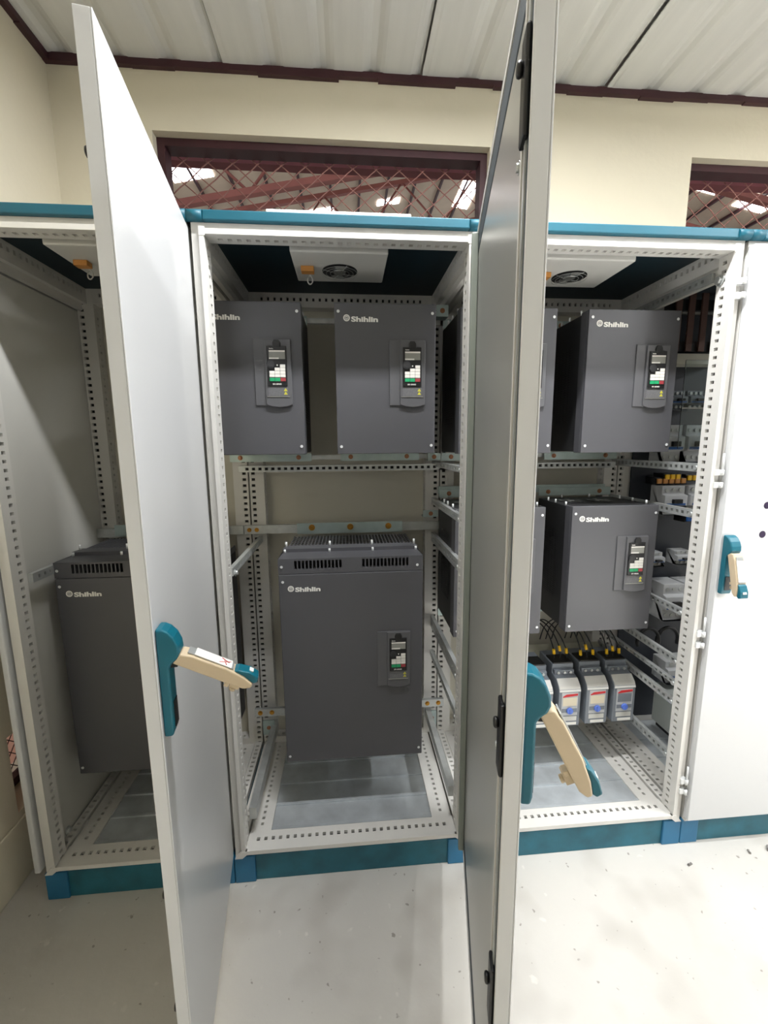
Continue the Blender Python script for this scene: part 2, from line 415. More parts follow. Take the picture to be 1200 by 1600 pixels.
def cabinet(x, W, label, left_panel=False, fan=.22, door=None):
    t = thing('switchgear_cabinet', (x, 0, 0), label, 'cabinet')
    # plinth
    B((.068, .012, 0), (W-.068, .03, .098)).build('plinth_panel', 'plinth', t, bevel=.002)
    for a in (.001, W-.069): B((a, .005, 0), (a+.068, .075, .0995)).build('plinth_corner', 'corner', t, bevel=.003)
    for a in (.006, W-.024): B((a, .076, 0), (a+.018, .58, .098)).build('plinth_side', 'plinth', t)
    # frame
    for s in (-1, 1):
        front_post(W, s).build('front_post', 'frame', t); rear_post(W, s).build('rear_post', 'frame', t)
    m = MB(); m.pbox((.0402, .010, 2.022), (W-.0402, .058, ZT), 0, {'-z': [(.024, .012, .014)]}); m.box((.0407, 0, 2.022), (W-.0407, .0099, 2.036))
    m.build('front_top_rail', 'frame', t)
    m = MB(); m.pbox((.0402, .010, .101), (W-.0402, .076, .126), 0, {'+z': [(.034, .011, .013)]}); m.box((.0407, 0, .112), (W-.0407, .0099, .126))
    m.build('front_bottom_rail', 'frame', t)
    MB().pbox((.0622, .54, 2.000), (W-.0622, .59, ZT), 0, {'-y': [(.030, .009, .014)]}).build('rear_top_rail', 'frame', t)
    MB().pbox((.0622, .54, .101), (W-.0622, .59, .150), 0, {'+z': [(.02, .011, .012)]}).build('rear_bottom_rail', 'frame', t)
    for s in (-1, 1):
        X = (lambda a, b: (a, b)) if s < 0 else (lambda a, b: (W-b, W-a))
        f = '+x' if s < 0 else '-x'
        a, b = X(.006, .040)
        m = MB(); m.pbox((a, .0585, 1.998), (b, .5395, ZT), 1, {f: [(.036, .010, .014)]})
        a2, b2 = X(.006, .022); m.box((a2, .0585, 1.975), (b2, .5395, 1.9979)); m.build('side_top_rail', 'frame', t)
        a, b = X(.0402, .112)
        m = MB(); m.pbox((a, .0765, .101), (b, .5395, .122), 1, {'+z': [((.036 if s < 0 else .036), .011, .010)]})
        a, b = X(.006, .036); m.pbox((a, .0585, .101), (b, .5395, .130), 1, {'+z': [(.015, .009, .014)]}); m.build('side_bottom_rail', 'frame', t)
    # floor sheets
    for i, (a, b) in enumerate(((.082, .186), (.187, .289), (.29, .40), (.401, .535))):
        m = MB(); m.prism([(a, .110), (b, .110), (b, .1165), (a+.016, .1165), (a+.010, .121), (a, .121)], 0, .1125, W-.1125)
        m.build('gland_plate', 'gland', t)
    B((.002, .5915, .11), (W-.002, .599, 2.05)).build('back_panel', 'panel', t)
    # roof
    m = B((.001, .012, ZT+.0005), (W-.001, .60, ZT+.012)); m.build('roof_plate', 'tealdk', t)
    B((.041, -.006, ZT), (W-.041, .011, ZT+.026)).build('roof_trim', 'trimteal', t, bevel=.003)
    for a in (.0005, W-.0405):
        m = MB(); m.cyl((.004, ZT+.0135), .0145, 0, a, a+.04, 16); m.build('roof_corner_cap', 'trimteal', t)
    if left_panel:
        m = B((-.021, -.004, .112), (-.003, .595, 2.046)); m.build('side_panel', 'door', t, bevel=.004)
        B((.0005, .06, .132), (.003, .538, 1.97)).build('side_panel_lining', 'lining', t)
    # hinges on the right post
    for z in (1.937, 1.37, .826, .267):
        for dz in (0, -.04):
            m = MB(); m.box((W-.029, -.006, z+dz-.009), (W-.006, .0099, z+dz+.009)); m.cyl((W-.010, -.007), .006, 2, z+dz-.009, z+dz+.009, 10)
            m.build('hinge', 'screwm', t)
        MB().cyl((W-.010, -.007), .003, 2, z+.0095, z+.06, 8).build('hinge_pin', 'screwm', t)
    return t
def bolt(parent, p, ax, r, h, m='zinc', sgn=-1):
    c = [p[i] for i in range(3) if i != ax]
    b = MB(); b.cyl(c, r, ax, p[ax], p[ax]+sgn*h, 6); b.cyl(c, r*1.5, ax, p[ax], p[ax]+sgn*h*.25, 12)
    return b.build('bolt', m, parent)
def rail(t, name, lo, hi, ax, face, mname='zinc', hole=(.010, .013), row=None):
    o = [i for i in range(3) if i != ax and 'xyz'[i] != face[1]][0]
    Wd = hi[o]-lo[o]
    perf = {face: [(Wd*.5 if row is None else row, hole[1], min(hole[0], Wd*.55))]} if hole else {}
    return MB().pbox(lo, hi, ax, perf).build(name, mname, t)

cab1 = cabinet(-.6, .6, 'narrow leftmost cabinet by the cream side wall, dark inside', left_panel=True)
cab2 = cabinet(0, .8, 'middle open cabinet holding three dark drives between the two open doors')
cab3 = cabinet(.8, .8, 'open cabinet on the right without a door, with two rows of drives and contactors below')
cab4 = cabinet(1.6, .8, 'rightmost cabinet with its white door shut')

# interior rails, local to each cabinet
for c in (cab2,):
    rail(c, 'punched_rail', (-.02, .465, 1.361), (.82, .490, 1.386), 0, '-y', hole=(.011, .013))
    rail(c, 'mounting_bar', (-.02, .50, 1.105), (.82, .515, 1.140), 0, '-y', hole=None)
    rail(c, 'mounting_bar', (-.02, .485, .290), (.82, .50, .325), 0, '-y', hole=None)
    rail(c, 'mounting_bar', (-.02, .470, 1.408), (.82, .485, 1.426), 0, '-y', hole=None)
    rail(c, 'mounting_bar', (-.02, .475, 1.925), (.82, .490, 1.944), 0, '-y', hole=None)
    for z0, z1 in ((1.212, 1.238), (1.048, 1.086), (.655, .706), (.515, .540), (1.375, 1.395)):
        rail(c, 'punched_rail', (.766, .0585, z0), (.781, .5395, z1), 1, '-x', hole=(.010, .010)); bolt(c, (.766, .07, (z0+z1)/2), 0, .006, .008)
    rail(c, 'floor_channel', (.742, .0585, .222), (.765, .5395, .262), 1, '-x', hole=None)
    rail(c, 'punched_rail', (.030, .0585, 1.062), (.044, .5395, 1.088), 1, '+x', hole=(.010, .010)); bolt(c, (.044, .085, 1.066), 0, .008, .008, sgn=1)
    rail(c, 'floor_channel', (.046, .0585, .192), (.070, .5395, .236), 1, '+x', hole=None)
    for x in (.005, .055): bolt(c, (x, .485, .308), 1, .007, .006, 'brass')
    for x in (.745, .795): bolt(c, (x, .485, .308), 1, .007, .006, 'brass')
    for x in (.0, .03): bolt(c, (x, .50, 1.122), 1, .006, .006, 'brass')
    # zinc angle brackets
    for lo, hi in (((.742, .36, 1.925), (.786, .41, 1.965)), ((.73, .44, 1.40), (.78, .468, 1.43)), ((.715, .455, 1.168), (.778, .497, 1.196)), ((.75, .50, .19), (.79, .535, .26)), ((.01, .50, .19), (.06, .535, .26))):
        m = MB(); m.box((lo[0], lo[1], lo[2]), (hi[0], lo[1]+.004, hi[2])); m.box((lo[0], lo[1]+.0041, lo[2]), (hi[0], hi[1], lo[2]+.004))
        b = m.build('angle_bracket', 'zincbl', c); bolt(b, ((lo[0]+hi[0])/2, lo[1], (lo[2]+hi[2])/2), 1, .006, .006, 'copper')
c = cab1
rail(c, 'punched_rail', (.042, .0585, 1.062), (.056, .5395, 1.090), 1, '+x', hole=(.010, .010))
rail(c, 'mounting_bar', (.0, .50, 1.105), (.576, .515, 1.140), 0, '-y', hole=None)
bolt(c, (.041, .075, .19), 0, .008, .01, sgn=1)
c = cab3
rail(c, 'punched_rail', (-.02, .465, 1.361), (.74, .490, 1.386), 0, '-y', hole=(.011, .013))
rail(c, 'mounting_bar', (-.02, .470, 1.408), (.76, .485, 1.426), 0, '-y', hole=None)
rail(c, 'mounting_bar', (-.02, .475, 1.925), (.76, .490, 1.944), 0, '-y', hole=None)
rail(c, 'mounting_bar', (-.02, .465, 1.262), (.70, .480, 1.292), 0, '-y', 'zincbl', hole=None)
for z0, z1 in ((1.368, 1.396), (1.212, 1.240), (.676, .702), (.520, .548), (.308, .338), (.60, .615), (.862, .885)):
    rail(c, 'punched_rail', (.768, .0585, z0), (.782, .5395, z1), 1, '-x', hole=(.011, .012))
    bolt(c, (.768, .067, (z0+z1)/2), 0, .008, .010)
rail(c, 'punched_rail', (.75, .07, 1.958), (.762, .5395, 1.985), 1, '-x', hole=(.010, .011))
bolt(c, (.759, .045, 1.955), 0, .011, .012)

# ---- doors
DH0, DH1 = .115, 2.036
def door(cabn, W, pivot, ang, label_sticker=False, lever=-60, hole_discs=False, zoff=0.):
    w = W
    d = B((-w, -.0235, DH0), (0, -.0222, DH1))
    d = MB(); d.box((-w, -.0240, DH0), (0, -.0215, DH1))
    # folded rim
    d.box((-w, -.0214, DH0), (-w+.0022, 0, DH1)); d.box((-.0022, -.0214, DH0), (0, 0, DH1))
    d.box((-w+.0023, -.0214, DH0), (-.0023, 0, DH0+.0022)); d.box((-w+.0023, -.0214, DH1-.0022), (-.0023, 0, DH1))
    o = d.build('door', 'door', cabn, bevel=.004, loc=pivot, rot=(0, 0, math.radians(ang)))
    # inner lip
    m = MB(); l = .006
    a = (-w+.0024, -.0024)
    m.box((a[0], -.0042, DH0+.0024), (a[0]+l, -.0006, DH1-.0024)); m.box((a[1]-l, -.0042, DH0+.0024), (a[1], -.0006, DH1-.0024))
    m.box((a[0]+l, -.0042, DH0+.0024), (a[1]-l, -.0006, DH0+l+.008)); m.box((a[0]+l, -.0042, DH1-l-.008), (a[1]-l, -.0006, DH1-.0024))
    m.build('rim_lip', 'frame', o)
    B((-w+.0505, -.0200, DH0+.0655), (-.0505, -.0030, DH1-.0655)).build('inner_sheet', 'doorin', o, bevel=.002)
    m = MB(); g0, g1, t0, t1 = .009, .050, .016, .065
    m.box((-w+g0, -.0195, DH0+t0), (-w+g1, -.0020, DH1-t0)); m.box((-g1, -.0195, DH0+t0), (-g0, -.0020, DH1-t0))
    m.box((-w+g1, -.0195, DH0+t0), (-g1, -.0020, DH0+t1)); m.box((-w+g1, -.0195, DH1-t1), (-g1, -.0020, DH1-t0))
    m.build('seal_strip', 'gasket', o, bevel=.003)
    m = MB(); m.box((-w+.052, -.0029, DH0+.07), (-w+.060, -.0002, DH1-.07)); m.build('stiffener', 'frame', o)
    B((-.075, -.0019, DH0+.02), (-.052, .016, DH1-.02)).build('hinge_bar', 'hingebar', o, bevel=.003)
    # lock rod with cams
    m = MB(); m.box((-w+.026, -.0019, DH0+.05), (-w+.036, .0002, DH1-.05)); m.build('lock_rod', 'zinc', o)
    for z in (1.86, 1.06, .62, .36):
        m = MB(); m.box((-w+.016, -.0018, z-.055), (-w+.046, .005, z+.055)); m.cyl((-w+.032, z+.02), .008, 1, .005, .012, 12)
        q = m.build('lock_cam', 'black', o, bevel=.003)
    bolt(o, (-w+.066, -.0004, 1.80), 1, .005, .004, sgn=1); bolt(o, (-w+.066, -.0004, 1.02), 1, .005, .004, sgn=1)
    # handle: housing, lever, key flap
    hz = .975 + zoff; hx = -w + .006; hw = .036
    prof = [(-.0241, hz), (-.038, hz), (-.041, hz+.012), (-.041, hz+.124), (-.045, hz+.131), (-.054, hz+.139), (-.059, hz+.150), (-.058, hz+.163), (-.052, hz+.178), (-.043, hz+.189), (-.034, hz+.194), (-.0241, hz+.195)]
    m = MB(); m.prism(prof, 0, hx, hx+hw); hh = m.build('handle_housing', 'teal', o, bevel=.004, seg=3)
    B((hx+.008, -.0425, hz+.014), (hx+hw-.008, -.0412, hz+.06)).build('handle_recess', 'black', o)
    B((hx+.009, -.052, hz+.122), (hx+hw-.009, -.0412, hz+.134)).build('handle_pivot', 'black', o)
    L = .134
    lp = [(.010, .004), (.010, -.08), (.009, -L+.012), (.003, -L), (-.005, -L), (-.011, -L+.02), (-.015, -.08), (-.014, -.02), (-.010, .0)]
    m = MB(); m.prism([(y, z) for y, z in lp], 0, -.0165, .0165)
    lv = m.build('handle_lever', 'tan', o, bevel=.003, loc=(hx+hw/2, -.054, hz+.139), rot=(math.radians(lever), 0, 0), seg=3)
    def onlever(mm, name, mt, bev=0):
        q = mm.build(name, mt, o, bevel=bev, loc=lv.location, rot=lv.rotation_euler); return q
    onlever(B((-.011, -.0160, -.092), (.011, -.0142, -.010)), 'lever_strip', 'zinc')
    onlever(MB().prism([(-.0128, -.104), (-.0135, -.094), (-.018, -.100), (-.021, -.120), (-.018, -.138), (-.009, -L-.006), (-.005, -L), (-.011, -L+.02)], 0, -.0135, .0135), 'key_flap', 'teal', .002)
    onlever(B((-.006, -.0222, -.126), (.006, -.0204, -.119)), 'flap_mark', 'white')
    mm = MB(); mm.box((-.012, .0101, -.098), (.002, .018, -.090)); mm.box((-.004, .0101, -.118), (.012, .021, -.100)); mm.cyl((0, -.108), .006, 1, .021, .026, 10); onlever(mm, 'lever_latch', 'tan', .001)
    if label_sticker:
        onlever(B((-.0125, -.0174, -.088), (.0125, -.0162, -.022)), 'sticker', 'white')
        if label_sticker == 2:
            s = MB(); s.tube([(-.009, -.0178, -.078), (.006, -.0178, -.072), (.001, -.0178, -.082), (.009, -.0178, -.068)], .0007, 5); s.tube([(-.007, -.0178, -.065), (.007, -.0178, -.085)], .0006, 5)
            onlever(s, 'scribble', 'redp')
    if hole_discs:
        for x, z in ((-.645, 1.263), (-.648, 1.168), (-.58, 1.263), (-.58, 1.168), (-.64, 1.36)):
            m = MB(); m.cyl((x, z), .0115, 1, -.0245, -.0241, 20); m.cyl((x, z), .0085, 1, -.0252, -.0245, 20); m.build('hole_disc', 'purple', o)  # flat discs for open button holes, their darkness put into the colour
    return o
door(cab1, .595, (.5775, -.002, 0), 98.3, label_sticker=2, lever=-60)
door(cab2, .79, (.778, 0, 0), 77.7, lever=-27, zoff=.0)
door(cab4, .79, (.795, .008, 0), 0, label_sticker=1, lever=-14, hole_discs=True)

# ================================================================= drives
SHI = text_mesh('brand_lettering', 'Shihlin', .0208, 'white', bold=.0008, sx=1.58)
SER = text_mesh('series_lettering', 'SF3 SERIES', .0062, 'white', bold=.0001)
TINY = text_mesh('panel_lettering', 'Shihlin', .0050, 'white')
def emblem_mesh():
    m = MB(); m.cyl((0, 0), .0105, 1, -.0005, 0, 24); m.cyl((0, 0), .0068, 1, -.0008, -.0005, 20, 1); m.cyl((0, 0), .0056, 1, -.0010, -.0008, 20, 0)
    m.box((-.0040, -.0013, -.0008), (.0040, -.0010, .0008), 1); m.box((-.0040, -.0013, -.0032), (-.0028, -.0010, .0032), 1); m.box((-.0005, -.0013, -.0040), (.0007, -.0010, .0040), 1); m.box((.0030, -.0013, -.0032), (.0042, -.0010, .0032), 1)
    return m.mesh('brand_emblem', ['white', 'drive'])
EMB = emblem_mesh()
def logo(t, x, z, y):
    put('brand_emblem', EMB, t, (x, y, z)); put('brand_lettering', SHI, t, (x+.0145, y-.0004, z-.0105))
def control_panel(t, x, z, y):
    base = B((0, -.004, 0), (.117, 0, .205)).build('control_panel', 'drivelt', t, bevel=.0015, loc=(x, y, z))
    def p(mb, name, mt, bev=0): return mb.build(name, mt, base, bevel=bev)
    prof = [(.034, .003), (.05, -.003), (.075, -.006), (.10, -.003), (.116, .003), (.116, .203), (.034, .203)]
    m = MB(); m.prism(prof, 1, -.0095, -.0041); p(m, 'panel_cover', 'drivelt', .0015)
    p(B((.042, -.0135, .060), (.103, -.0096, .182)), 'keypad', 'black', .0015)
    m = MB(); m.prism([(.061, .178), (.085, .178), (.085, .192), (.080, .200), (.066, .200), (.061, .192)], 1, -.0150, -.0096); p(m, 'keypad_clip', 'black', .001)
    p(B((.049, -.0140, .142), (.0985, -.0136, .168)), 'display', 'screen')
    m = B((.049, -.0144, .1635), (.0985, -.0141, .168)); m.box((.049, -.0144, .142), (.079, -.0141, .1462)); p(m, 'display_bars', 'key')['kind'] = 'stuff'
    m = MB(); m.cyl((.054, .1256), .0125, 1, -.0185, -.0136, 18, r2=.0115); m.cyl((.054, .1256), .0085, 1, -.0195, -.0185, 18); p(m, 'dial', 'dial')
    p(MB().cyl((.0735, .1235), .0022, 1, -.0142, -.0136, 8), 'indicator_dot', 'key')
    m = MB()
    for col, n in ((0, 2), (1, 3), (2, 4)):
        for i in range(n):
            xx = .0485+col*.0168; zz = .0865+i*.0099; m.box((xx, -.0155, zz), (xx+.0160, -.0136, zz+.0092))
    p(m, 'keys', 'key', .0006)['kind'] = 'stuff'
    for k in range(2): p(B((.0485+k*.0168, -.0155, .074), (.0645+k*.0168, -.0136, .0845)), 'run_key', 'green', .0008)
    p(B((.0485+.0336, -.0155, .074), (.0982, -.0136, .0845)), 'stop_key', 'red', .0008)
    put('series_lettering', SER, base, (.057, -.0140, .0635))
    put('panel_lettering', TINY, base, (.050, -.0140, .1715))
    p(B((.042, -.0102, .030), (.103, -.0096, .056)), 'rating_label', 'ratelabel')
    m = MB()
    for zz in (.034, .0445): m.prism([(.090, zz), (.102, zz), (.096, zz+.0095)], 1, -.0108, -.0103)
    p(m, 'warning_triangles', 'olive')['kind'] = 'stuff'
    p(B((.038, -.0115, .0265), (.108, -.0096, .0285)), 'label_ledge', 'screen')
    return base
def screws(t, pts, y):
    for x, z in pts:
        m = MB(); m.cyl((x, z), .0048, 1, y-.0028, y, 12, r2=.0030); o = m.build('screw', 'screwm', t)
def wall_drive(label, loc):
    W, H, D = .325, .472, .285
    t = thing('variable_frequency_drive', loc, label, 'drive', )
    m = MB(); m.box((.004, .012, .003), (W-.004, D, H-.004)); b = m.build('housing', 'drivedk', t, bevel=.003)
    m = MB(); m.box((0, 0, 0), (W, .0115, H)); m.box((0, .0116, 0), (.0035, .05, H)); m.box((W-.0035, .0116, 0), (W, .05, H)); m.build('front_cover', 'drive', t, bevel=.002)
    # ventilation slots on both flanks
    m = MB()
    for sx, nx in ((.0039, -1), (W-.0039, 1)):
        m.pface((sx + nx*.0012, .09, .10), (0, 0, 1), (0, 1, 0), (nx, 0, 0), H-.20, .14, [(.02+.025*i, .004, .018) for i in range(5)], pitch=.0085, margin=.004, depth=.002)
    m.build('side_grille', 'drivedk', t)
    # top plate with studs and fan openings
    m = MB()
    for fx in (.085, .20):
        m.cyl((fx, .17), .05, 2, H-.0039, H-.002, 24)
    m.build('fan_ring', 'black', t)['kind'] = 'stuff'
    for fx in (.085, .20):
        m = MB()
        for k in range(5):
            a = k*1.2566; c, s = math.cos(a), math.sin(a)
            m.quad((fx, .17, H-.0012), (fx+.045*c, .17+.045*s, H-.0010), (fx+.045*math.cos(a+.45), .17+.045*math.sin(a+.45), H-.0010), (fx, .17, H-.0012))
        m.cyl((fx, .17), .014, 2, H-.002, H, 12)
        m.build('fan_blades', 'fanmetal', t)
    m = MB()
    for x, y in ((.006, .06), (.006, .14), (.006, .2), (W-.006, .06), (W-.006, .14), (W-.006, .22), (.1, .275), (.22, .275)): m.cyl((x, y), .0035, 2, H-.004, H+.010, 8)
    m.build('top_studs', 'screwm', t)['kind'] = 'stuff'
    # rear mounting flange top and bottom
    for z0, z1 in ((H+.004, H+.038), (-.034, -.002)):
        f = B((.005, D+.001, z0), (W-.005, D+.006, z1)).build('mounting_flange', 'zincbl', t)
        for x in (.045, W-.055): bolt(f, (x, D+.001, (z0+z1)/2), 1, .0062, .008, 'copper')
    screws(t, [(.012, H-.026), (W-.012, H-.028), (.013, .024), (W-.012, .026)], 0)
    logo(t, .038, H-.045, -.0002)
    control_panel(t, .174, .156, 0)
    return t
d0 = wall_drive('upper right dark grey drive in the middle cabinet, beside the open second door', (.3765, .17, 1.436))
for loc, lab in (((-.0535, .17, 1.436), 'upper left dark grey drive in the middle cabinet, its logo half hidden by the post'),
                 ((1.2165, .17, 1.432), 'upper dark grey drive facing fully out of the right open cabinet'),
                 ((.783, .17, 1.432), 'upper drive of the right cabinet mostly hidden behind the second door'),
                 ((1.2005, .17, .771), 'lower dark grey drive hung above the row of contactors'),
                 ((.777, .17, .771), 'lower drive of the right cabinet seen as a strip beside the second door')):
    clone(d0, loc, lab)
def floor_drive(label, loc):
    W, H, D, HC = .494, .760, .325, .706
    t = thing('variable_frequency_drive', loc, label, 'drive')
    m = MB(); m.box((.003, .012, .002), (W-.003, D, HC-.001)); m.build('housing', 'drivedk', t, bevel=.002)
    B((0, 0, 0), (W, .0118, HC)).build('front_cover', 'drive', t, bevel=.0025)
    # vent hood: slotted front strip, solid flanks, flat top and a grille behind
    hs = MB(); z0, z1 = HC+.002, H
    def P(a, b, c): return (a, b, c)
    y = .002
    segs = [(0, .046, False), (.046, .222, True), (.222, .276, False), (.276, .452, True), (.452, W, False)]
    for a, b, sl in segs:
        if sl: hs.pface((a, y, z0), (1, 0, 0), (0, 0, 1), (0, -1, 0), b-a, z1-z0, [(.030, .0085, .030)], pitch=.0126, depth=.022, margin=0, count=13)
        else: hs.quad((a, y, z0), (b, y, z0), (b, y, z1), (a, y, z1))
    hs.quad((0, y, z0), (0, .12, z0), (0, .12, z1), (0, y, z1)); hs.quad((W, y, z0), (W, .12, z0), (W, .12, z1), (W, y, z1))
    hs.quad((0, y, z1), (W, y, z1), (W-.006, .095, z1), (.006, .095, z1)); hs.quad((0, y, z0), (W, y, z0), (W, .12, z0), (0, .12, z0))
    hs.box((.004, .0951, z1-.03), (W-.004, .105, z1+.012)); hs.quad((.004, .105, z1+.012), (W-.004, .105, z1+.012), (W-.008, .15, z1+.012), (.008, .15, z1+.012))
    hs.quad((0, .12, z0), (.004, .105, z1-.03), (.004, D, z1-.03), (0, D, z0)); hs.quad((W, .12, z0), (W-.004, .105, z1-.03), (W-.004, D, z1-.03), (W, D, z0))
    hs.build('vent_hood', 'drive', t)
    g = MB()
    for i in range(36): g.box((.02+i*.0129, .151, z1+.008), (.0235+i*.0129, D-.01, z1+.012))
    for j in range(7): g.box((.02, .151+j*.0265, z1+.0045), (.475, .1545+j*.0265, z1+.0079))
    g.build('top_grille', 'drivelt', t)['kind'] = 'stuff'
    B((.01, .151, z1-.06), (W-.01, D-.005, z1-.05)).build('fan_tray', 'black', t)
    for fx in (.10, .247, .394):
        m = MB(); m.cyl((fx, .235), .022, 2, z1-.049, z1-.01, 16)
        for k in range(7):
            a = k*.8976; m.quad((fx+.022*math.cos(a), .235+.022*math.sin(a), z1-.012), (fx+.06*math.cos(a), .235+.06*math.sin(a), z1-.012), (fx+.06*math.cos(a+.4), .235+.06*math.sin(a+.4), z1-.03), (fx+.022*math.cos(a+.4), .235+.022*math.sin(a+.4), z1-.03))
        m.build('fan_rotor', 'fanmetal', t)
    m = MB()
    for x in (.012, .17, .325, W-.012):
        m.cyl((x, .088), .0042, 2, z1, z1+.012, 8); m.cyl((x, .130), .0040, 2, z1+.012, z1+.03, 8)
    m.build('top_studs', 'screwm', t)['kind'] = 'stuff'
    f = B((.03, D+.001, H+.018), (W-.03, D+.007, H+.062)).build('mounting_flange', 'zincbl', t)
    for x in (.09, .247, .405): bolt(f, (x, D+.001, H+.044), 1, .0085, .012, 'brass')
    B((.03, D+.001, -.04), (W-.03, D+.007, .02)).build('lower_flange', 'zincbl', t)
    screws(t, [(.014, HC-.025), (.012, HC+.028), (W-.02, HC+.022), (.012, .025), (W-.012, .028)], 0)
    logo(t, .040, HC-.050, -.0002)
    control_panel(t, .333, .284, 0)
    return t
f0 = floor_drive('tall dark grey drive with slotted vents in the middle cabinet', (.167, .15, .327))
clone(f0, (-.545, .15, .337), 'tall dark grey drive in shadow in the leftmost cabinet')

# ================================================================= roof fans
def roof_fan(label, loc):
    t = thing('roof_fan', loc, label, 'fan')
    m = MB(); m.box((0, 0, 0), (.286, .23, .036)); m.build('housing', 'contlt', t, bevel=.004)
    cx, cy = .142, .135
    m = MB(); m.cyl((cx, cy), .056, 2, -.0012, -.0002, 32); m.build('fan_opening', 'black', t)
    m = MB()
    for k in range(2):
        a = k*math.pi+1.25; p = lambda r, q, z: (cx+r*math.cos(q), cy+r*math.sin(q), z)
        for q in range(6):
            a0, a1 = a+q*.16, a+(q+1)*.16; z0, z1 = -.0045+q*.0005, -.0045+(q+1)*.0005
            m.quad(p(.012, a0, z0), p(.052, a0, z0), p(.052, a1, z1), p(.012, a1, z1))
    m.cyl((cx, cy), .019, 2, -.006, -.0012, 18); m.build('fan_blades', 'fanmetal', t)
    m = MB()
    for r in (.03, .043, .056):
        pts = [(cx+r*math.cos(2*math.pi*i/28), cy+r*math.sin(2*math.pi*i/28), -.008) for i in range(29)]; m.tube(pts, .0006, 5)
    for k in range(4):
        a = k*math.pi/2+.4; m.tube([(cx+.012*math.cos(a), cy+.012*math.sin(a), -.009), (cx+.06*math.cos(a), cy+.06*math.sin(a), -.004)], .0007, 5)
    m.build('fan_guard', 'zinc', t)
    B((.022, .095, -.016), (.062, .125, -.0002)).build('connector_block', 'orange', t, bevel=.002)
    pts = [(.045, .125, -.008)] + [(.047+.008*math.sin(a), .136+.003*math.cos(a), -.016-.013*(1-math.cos(a))) for a in [i*.52 for i in range(1, 13)]]
    MB().tube(pts, .0022, 6).build('wire_loop', 'contlt', t)
    return t
r0 = roof_fan('roof fan under the top of the middle cabinet, orange connector beside it', (.254, .08, 2.0165))
clone(r0, (1.02, .08, 2.0165), 'roof fan under the top of the right open cabinet')
clone(r0, (-.415, .08, 2.0165), 'roof fan in the leftmost cabinet, partly behind the open door')

# ================================================================= contactors and wiring
def contactor(label, loc):
    W = .092
    t = thing('contactor', loc, label, 'contactor')
    m = MB(); m.prism([(0, 0), (.19, 0), (.19, .235), (.07, .235), (.07, .20), (.03, .19), (.008, .168), (0, .160)], 0, 0, W); m.build('body', 'contgrey', t, bevel=.003)
    m = MB(); m.prism([(-.0005, .150), (.0075, .1690), (.030, .1915), (.031, .1930), (.006, .1712), (-.003, .1515)], 0, .002, W-.002); m.build('top_cover', 'contlt', t)
    B((.004, .054, .1935), (W-.004, .0705, .2145)).build('terminal_strip', 'contgrey', t, bevel=.002)
    m = MB()
    for i in range(3): m.cyl((.02+i*.026, .204), .0055, 1, .050, .0545, 10)
    m.build('terminal_screws', 'zinc', t)['kind'] = 'stuff'
    B((.006, .071, .2151), (W-.006, .14, .24)).build('terminal_shroud', 'black', t)
    B((.012, -.0015, .048), (W-.012, 0, .148)).build('face_plate', 'device', t)
    m = MB(); m.prism([(.016, .128), (W-.014, .134), (W-.014, .142), (.030, .140), (.016, .131)], 1, -.0028, -.0016); m.build('red_logo_strip', 'redp', t)
    B((.017, -.0028, .090), (W-.017, -.0016, .126)).build('display_window', 'beige', t)
    m = B((.014, -.0030, .062), (W-.014, -.0016, .078)); m.build('dial_band', 'contgrey', t)
    m = MB(); m.cyl((W*.5, .070), .0125, 1, -.010, -.0031, 18, r2=.0135); m.box((W*.5-.003, -.013, .060), (W*.5+.003, -.0101, .080)); m.build('dial', 'blue', t)
    B((.014, -.0016, .024), (W-.014, -.0002, .043)).build('rating_label', 'contlt', t)
    B((.022, -.0022, .006), (W-.014, -.0002, .017)).build('terminal_label', 'white', t)
    m = MB(); m.cyl((.045, .034), .013, 0, W+.0005, W+.010, 14); m.build('side_knob', 'contgrey', t)
    return t
k0 = contactor('grey contactor with dark window, rightmost of its row', (1.468, .25, .331))
k0w = [o for o in bpy.data.objects if o.parent == k0 and o.name.startswith('display_window')][0]
k1 = clone(k0, (1.352, .25, .330), 'grey contactor with beige window, second from the right in its row')
clone(k0, (1.236, .25, .326), 'grey contactor with beige window half covered by the teal handle lever')
clone(k0, (1.120, .25, .322), 'grey contactor glimpsed between the second door handle and its lever')
k0w.data = k0w.data.copy(); k0w.data.materials[0] = MT['contgrey']
tray = thing('cable_trough', (1.16, .40, .44), 'grey-green sheet metal trough running behind the contactors', 'trough')
m = MB(); m.prism([(.06, .0), (.072, .0), (.072, .05), (.13, .098), (.13, .104), (.06, .056)], 0, 0, .40); m.build('channel', 'duct', tray)
B((0, .072, 0), (.40, .13, .004)).build('channel_base', 'duct', tray)
feet = MB(); feet.box((.0, .125, -.33), (.02, .131, .1)); feet.box((.38, .125, -.33), (.40, .131, .1)); feet.build('support_leg', 'zinc', tray)
def wire(name_label, pts, fer):
    P = [Vector(p) for p in pts]; out = []
    for i in range(len(P)-1):      # Catmull-Rom through the points
        a, b, c, d = P[max(i-1, 0)], P[i], P[i+1], P[min(i+2, len(P)-1)]
        for k in range(5):
            s = k/5; out.append(.5*((2*b)+(-a+c)*s+(2*a-5*b+4*c-d)*s*s+(-a+3*b-3*c+d)*s**3))
    out.append(P[-1])
    o = MB().tube(out, .0026, 6).build('control_wire', 'cable')
    tag(o, name_label, 'wire', 'wires rising from the contactors')
    i = max(1, int(len(out)*fer)); a, b = out[i-1], out[i]; d = (b-a).normalized()*.011
    MB().tube([b-d, b+d], .0062, 8).build('ferrule', 'yellow', o)
ordn = ['left', 'middle', 'right']
who = {0: 'rightmost contactor', 1: 'second contactor from the right', 2: 'contactor behind the handle lever'}
